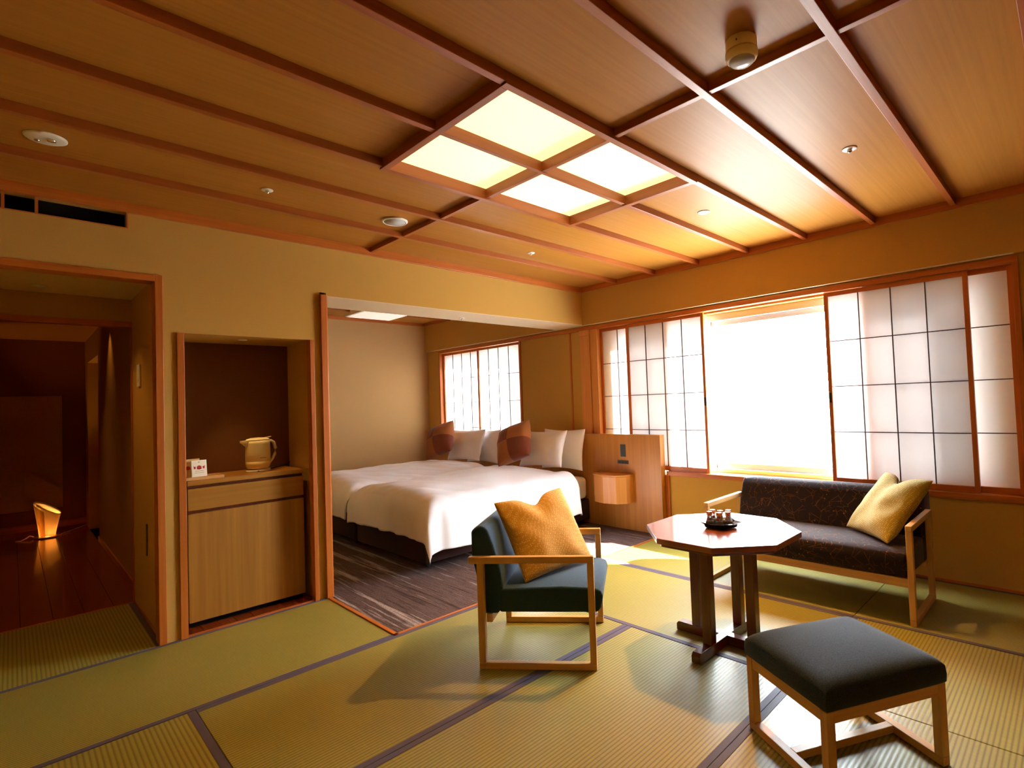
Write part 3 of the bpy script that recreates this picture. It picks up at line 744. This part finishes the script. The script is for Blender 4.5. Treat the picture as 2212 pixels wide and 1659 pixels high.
pillow('bed_pillow', LN, 'white pillow at the back nearest the nightstand on the near bed', 'pillow', .60, .44, .14, (-.130,.235,.785), (.04,-1,0), (.16,0,1), 0, .09, seed=3, crease=.008)
pillow('bed_pillow', LN, 'white pillow in front behind the left brown cushion on the far bed', 'pillow', .60, .40, .16, (-.298,1.79,.800), (.10,-1,.02), (.34,.04,1), 0, .09, seed=6, crease=.008)
pillow('bed_pillow', LN, 'white pillow at the back on the far bed against headboard', 'pillow', .60, .42, .14, (-.130,1.66,.775), (.04,-1,0), (.16,0,1), 0, .09, seed=9, crease=.008)
BR = [M['brown_a'], M['brown_b']]
pillow('patchwork_cushion', BR, 'brown patchwork cushion in tan and rust on the near bed', 'cushion', .42, .42, .25, (-.545,.56,.874), (.24,-.92,.30), (.36,.40,.84), 0, .03, checker=True)
pillow('patchwork_cushion', BR, 'brown patchwork cushion in tan and rust on the far bed', 'cushion', .42, .42, .25, (-.545,2.0,.872), (.24,-.92,.30), (.36,.40,.84), 0, .03, checker=True, seed=2)

# ------------------------------------------------------------------ armchair (local x = forward, y = left)
fx, fy = .605, -.795; rz = math.atan2(fy, fx)
N0 = Vector((-2.66,-1.675,0)); FV = Vector((math.cos(rz), math.sin(rz), 0)); LV = Vector((-FV.y, FV.x, 0))
def chairpt(x, y, z): return N0+FV*x+LV*y+Vector((0,0,z))
OK = M['oak']
cc = N0+FV*.2835+LV*.2935
t = thing('armchair', 'blue wool armchair with open square oak arm frames', 'armchair', (cc.x,cc.y,.002), rz)
dx, dy = -.2835, -.2935
for y0 in (0, .555):
    fr = MB
    bx('armrest', OK['x'], -.056+dx, .567+dx, y0+dy, y0+.032+dy, .512, .545, t, .003)
    bx('front_leg', OK['z'], .535+dx, .567+dx, y0+dy, y0+.032+dy, .032, .512, t, .003)
    bx('back_leg', OK['z'], -.014+dx, .020+dx, y0+dy, y0+.032+dy, .032, .512, t, .003)
    bx('floor_rail', OK['x'], -.014+dx, .567+dx, y0+dy, y0+.032+dy, 0, .032, t, .003)
bx('crossbar', OK['y'], .02+dx, .05+dx, .032+dy, .555+dy, .215, .255, t, .002)
o = MB().prism([(.085,.262),(.575,.262),(.594,.285),(.606,.34),(.596,.368),(.565,.381),(.40,.388),(.09,.378)], .036+dy, .551+dy, 'y').build('seat', M['blue'], t, .012, 3)
for v in o.data.vertices: v.co.x += dx
o = MB().prism([(-.018,.255),(.083,.255),(.108,.37),(.098,.475),(.062,.60),(.036,.672),(.010,.690),(-.022,.688),(-.050,.662),(-.049,.54),(-.012,.36)], .036+dy, .551+dy, 'y').build('backrest', M['blue'], t, .014, 3)
for v in o.data.vertices: v.co.x += dx
uv = FV*.294+LV*.327+Vector((0,0,.02)); vv = FV*-.18+LV*.12+Vector((0,0,.335))
cen = FV*.010+LV*-.012+Vector((0,0,.015))+(chairpt(.199,.149,.40)+chairpt(.493,.476,.42)+chairpt(.04,.30,.727)+chairpt(.31,.53,.735))/4
pillow('square_cushion', M['yellow'], 'mustard cushion with pale dots leaning on the blue armchair', 'cushion', .47, .45, .15, cen, uv, vv, .13, .05, n=30)

# ------------------------------------------------------------------ sofa (along the window wall)
t = thing('sofa', 'dark two seat sofa with starry pattern and pale oak frame under window', 'sofa', (-.60,-2.535,.002), 0)
ox, oy = .60, 2.535
for y0 in (-3.172, -1.930):
    a, b = y0+oy, y0+.032+oy
    bx('armrest', OK['x'], -.878+ox, -.337+ox, a, b, .512, .545, t, .003)
    bx('front_leg', OK['z'], -.878+ox, -.844+ox, a, b, .032, .512, t, .003)
    bx('back_leg', OK['z'], -.371+ox, -.337+ox, a, b, .032, .512, t, .003)
    bx('floor_rail', OK['x'], -.878+ox, -.337+ox, a, b, 0, .032, t, .003)
bx('seat_rail', OK['y'], -.870+ox, -.848+ox, -3.14+oy, -1.93+oy, .205, .252, t, .002)
bx('back_rail', OK['y'], -.40+ox, -.378+ox, -3.14+oy, -1.93+oy, .205, .228, t, .002)
SF = M['sofa']
o = MB().prism([(-.868,.255),(-.42,.235),(-.42,.388),(-.60,.402),(-.845,.405),(-.885,.385),(-.892,.33)], -3.137+oy, -1.933+oy, 'y').build('seat', SF, t, .012, 3)
for v in o.data.vertices: v.co.x += ox
o = MB().prism([(-.44,.232),(-.25,.226),(-.17,.50),(-.172,.62),(-.20,.652),(-.27,.668),(-.315,.655),(-.345,.62),(-.395,.50),(-.418,.39)], -3.137+oy, -1.933+oy, 'y').build('backrest', SF, t, .014, 3)
for v in o.data.vertices: v.co.x += ox
A, B_, D_ = Vector((-.20,-2.905,.735)), Vector((-.50,-3.19,.745)), Vector((-.51,-2.816,.405))
uv = B_-A; vv = A-D_; cen = (A+B_+D_+(D_+uv))/4
pillow('square_cushion', M['mustard2'], 'olive yellow cushion standing in the corner of the dark sofa', 'cushion', .46, .45, .15, cen+Vector((-.042,.025,.012)), uv, vv, .15, .05, n=30, seed=4)

# ------------------------------------------------------------------ ottoman
Lc, Fc, Rc = Vector((-2.265,-2.876,0)), Vector((-2.472,-3.245,0)), Vector((-2.03,-3.483,0))
rzo = math.atan2((Fc-Lc).y, (Fc-Lc).x)       # local x: left corner -> front corner
ce = (Lc+Rc)/2
t = thing('ottoman', 'slate grey upholstered ottoman on pale oak legs in the foreground', 'ottoman', (ce.x,ce.y,.002), rzo)
hx, hy = .212, .253; g = .032
for sy in (-1, 1):
    y0, y1 = (-hy, -hy+g) if sy < 0 else (hy-g, hy)
    for sx in (-1, 1):
        x0, x1 = (-hx, -hx+g) if sx < 0 else (hx-g, hx)
        bx('leg', OK['z'], x0, x1, y0, y1, .030, .278, t, .002)
    bx('top_rail', OK['x'], -hx+g, hx-g, y0+.003, y1-.003, .238, .278, t, .002)
    bx('floor_rail', OK['x'], -hx, hx, y0, y1, 0, .030, t, .002)
for x0, x1 in ((-hx+.003, -hx+g-.003), (hx-g+.003, hx-.003)):
    bx('top_rail', OK['y'], x0, x1, -hy+g, hy-g, .238, .278, t, .002)
bx('stretcher', OK['y'], -.016, .016, -hy+g, hy-g, 0.002, .030, t, .002)
mb = MB()
def cush(a, b):
    x = (a*2-1); y = (b*2-1)
    x = math.copysign(1-(1-abs(x))**1.6, x); y = math.copysign(1-(1-abs(y))**1.6, y)
    ex = max(0, abs(x)-.0); ey = abs(y)
    rim = (1-abs(x)**10)**.5*(1-abs(y)**10)**.5
    k = .012*(1-min(1,rim))
    return ((hx-.0+.004)*x*(1-.012*(abs(y)**6)), (hy+.004)*y*(1-.012*(abs(x)**6)), .338+.030*rim + .016*(1-x*x)*(1-y*y))
mb.grid(cush, 36, 36)
n = 37; ringi = [i*n for i in range(n)] + [(n-1)*n+j for j in range(1,n)] + [i*n+n-1 for i in range(n-2,-1,-1)] + [j for j in range(n-2,0,-1)]
base = len(mb.v)
for z, sc in ((.31, 1.012), (.285, 1.006), (.280, .99)):
    for i in ringi: mb.v.append((mb.v[i][0]*sc, mb.v[i][1]*sc, z))
m_ = len(ringi)
for k in range(3):
    for i in range(m_):
        a0 = ringi[i] if k == 0 else base+(k-1)*m_+i; a1 = ringi[(i+1)%m_] if k == 0 else base+(k-1)*m_+(i+1)%m_
        mb.f.append((a0, a1, base+k*m_+(i+1)%m_, base+k*m_+i)); mb.mi.append(0)
mb.f.append(tuple(base+2*m_+i for i in range(m_))); mb.mi.append(0)
mb.build('cushion_pad', M['grey'], t, smooth=True)

# ------------------------------------------------------------------ octagonal table and tray
tc = (-1.664,-2.454)
t = thing('octagonal_table', 'dark red wood octagonal table with four square legs on crossed feet', 'table', (*tc,.002))
def octo(r): return [(r*math.cos(PI/8+i*PI/4), r*math.sin(PI/8+i*PI/4)) for i in range(8)]
MB().prism(octo(.3985), .570, .598).build('tabletop', M['top'], t, .003)
MB().prism(octo(.372), .552, .5699).build('underframe', M['dark']['x'], t, .002)
for k in range(2):
    pts = [(-.30,.004),(-.296,0),(.296,0),(.30,.004),(.30,.036),(.286,.050),(-.286,.050),(-.30,.036)]
    z1 = 0
    o = MB().prism(pts, -.024, .024, 'y').build('foot', M['dark']['x'], t, .002)
    o.rotation_euler = (0,0,k*PI/2)
    if k: o.scale = (.95, 1, .985)
for k in range(4):
    o = bx('leg', M['dark']['z'], .135, .185, -.025, .025, .0505, .5519, t, .003); o.rotation_euler = (0,0,k*PI/2)
t = thing('pentagon_tray', 'dark navy five sided tray with flared corners on the octagonal table', 'tray', (-1.640,-2.442,.601), math.radians(143))
mb = MB(); prof = [(.080,0),(.086,.004),(.092,.018),(.113,.032),(.108,.033),(.086,.020),(.080,.0065)]
n = 10; vs = []
for r, z in prof:
    for i in range(n):
        a = i*2*PI/n; rr = r if i % 2 == 0 else r*math.cos(PI/5)*.985
        zz = z if i % 2 == 0 or z < .015 else z-.006
        vs.append((rr*math.cos(a), rr*math.sin(a), zz))
fs = [tuple(range(n-1,-1,-1)), tuple((len(prof)-1)*n+i for i in range(n))]
for k in range(len(prof)-1): fs += [(k*n+i, k*n+(i+1)%n, (k+1)*n+(i+1)%n, (k+1)*n+i) for i in range(n)]
mb.add(vs, fs).build('tray_body', M['tray'], t)
spots = [(-1.690,-2.408),(-1.688,-2.462),(-1.648,-2.492),(-1.640,-2.398),(-1.640,-2.444),(-1.600,-2.470)]
where = ['front left','front centre','front right','back left','middle','back right']
proto = None
for (bx_, by_), wh in zip(spots, where):
    lab = f'small glass bottle with orange cap, {wh} of the six on the navy tray'
    if proto is None:
        proto = thing('tea_bottle', lab, 'bottle', (bx_,by_,.6078), 0, 'small orange capped bottles on the tray')
        MB().lathe([(.0005,0),(.021,0),(.0225,.004),(.0215,.022),(.015,.040),(.0125,.052),(.0125,.060),(.0005,.060)], 20).build('glass', M['clear'], proto, smooth=True)
        MB().lathe([(.0005,.0015),(.0195,.002),(.0205,.005),(.0195,.020),(.017,.028),(.0005,.030)], 16).build('tea', M['tea'], proto, smooth=True)
        mb = MB()
        for i in range(8):
            a0, a1 = i*PI/4, (i+1)*PI/4
            for j in range(2):
                mb.prism([(0,0),(.0155*math.cos(a0),.0155*math.sin(a0)),(.0155*math.cos(a1),.0155*math.sin(a1))], .060+j*.009, .069+j*.009, mi=(i+j)%2)
        mb.build('cap', [M['cap'], M['cap2']], proto)
        bx('label_mark', M['red'], -.0205, -.0150, -.0025, .0025, .036, .050, proto)
    else: dup(proto, (bx_,by_,.6078), random.uniform(0,1), lab)

# ------------------------------------------------------------------ outdoors, far below the window
tag(bx('ground', M['ground'], 30, 900, -700, 700, -14.2, -14), 'pale open ground far outside the window', 'ground')
def house(x, y, w, d, h, label):
    t = thing('distant_house', label, 'house', (x, y, -14), .3)
    bx('walls', M['house'], -d/2, d/2, -w/2, w/2, 0, h, t)
    MB().prism([(-d/2-.4,h),(d/2+.4,h),(0,h+2.2)], -w/2-.4, w/2+.4, 'y').build('roof', M['roof'], t)
    for k in range(3): bx('pane', M['plate'], -d/2-.06, -d/2, -w/2+w*(k+.5)/3-.6, -w/2+w*(k+.5)/3+.6, h*.35, h*.65, t)
for hx_, hy_, hw, hd, hh, lab in ((80, 35.6, 4, 5, 4.2, 'small pale house at the left of the washed out view'), (92, 35.6, 5, 5, 4.6, 'pale house with slate roof in the middle of the washed out view'),
    (114, 48, 9, 7, 6.5, 'taller pale house far behind in the washed out view'), (88, 27.6, 5, 5, 4.0, 'pale house right of the middle in the washed out view'), (78, 22, 4, 4, 3.8, 'pale house farthest right in the washed out view')):
    house(hx_, hy_, hw, hd, hh, lab)
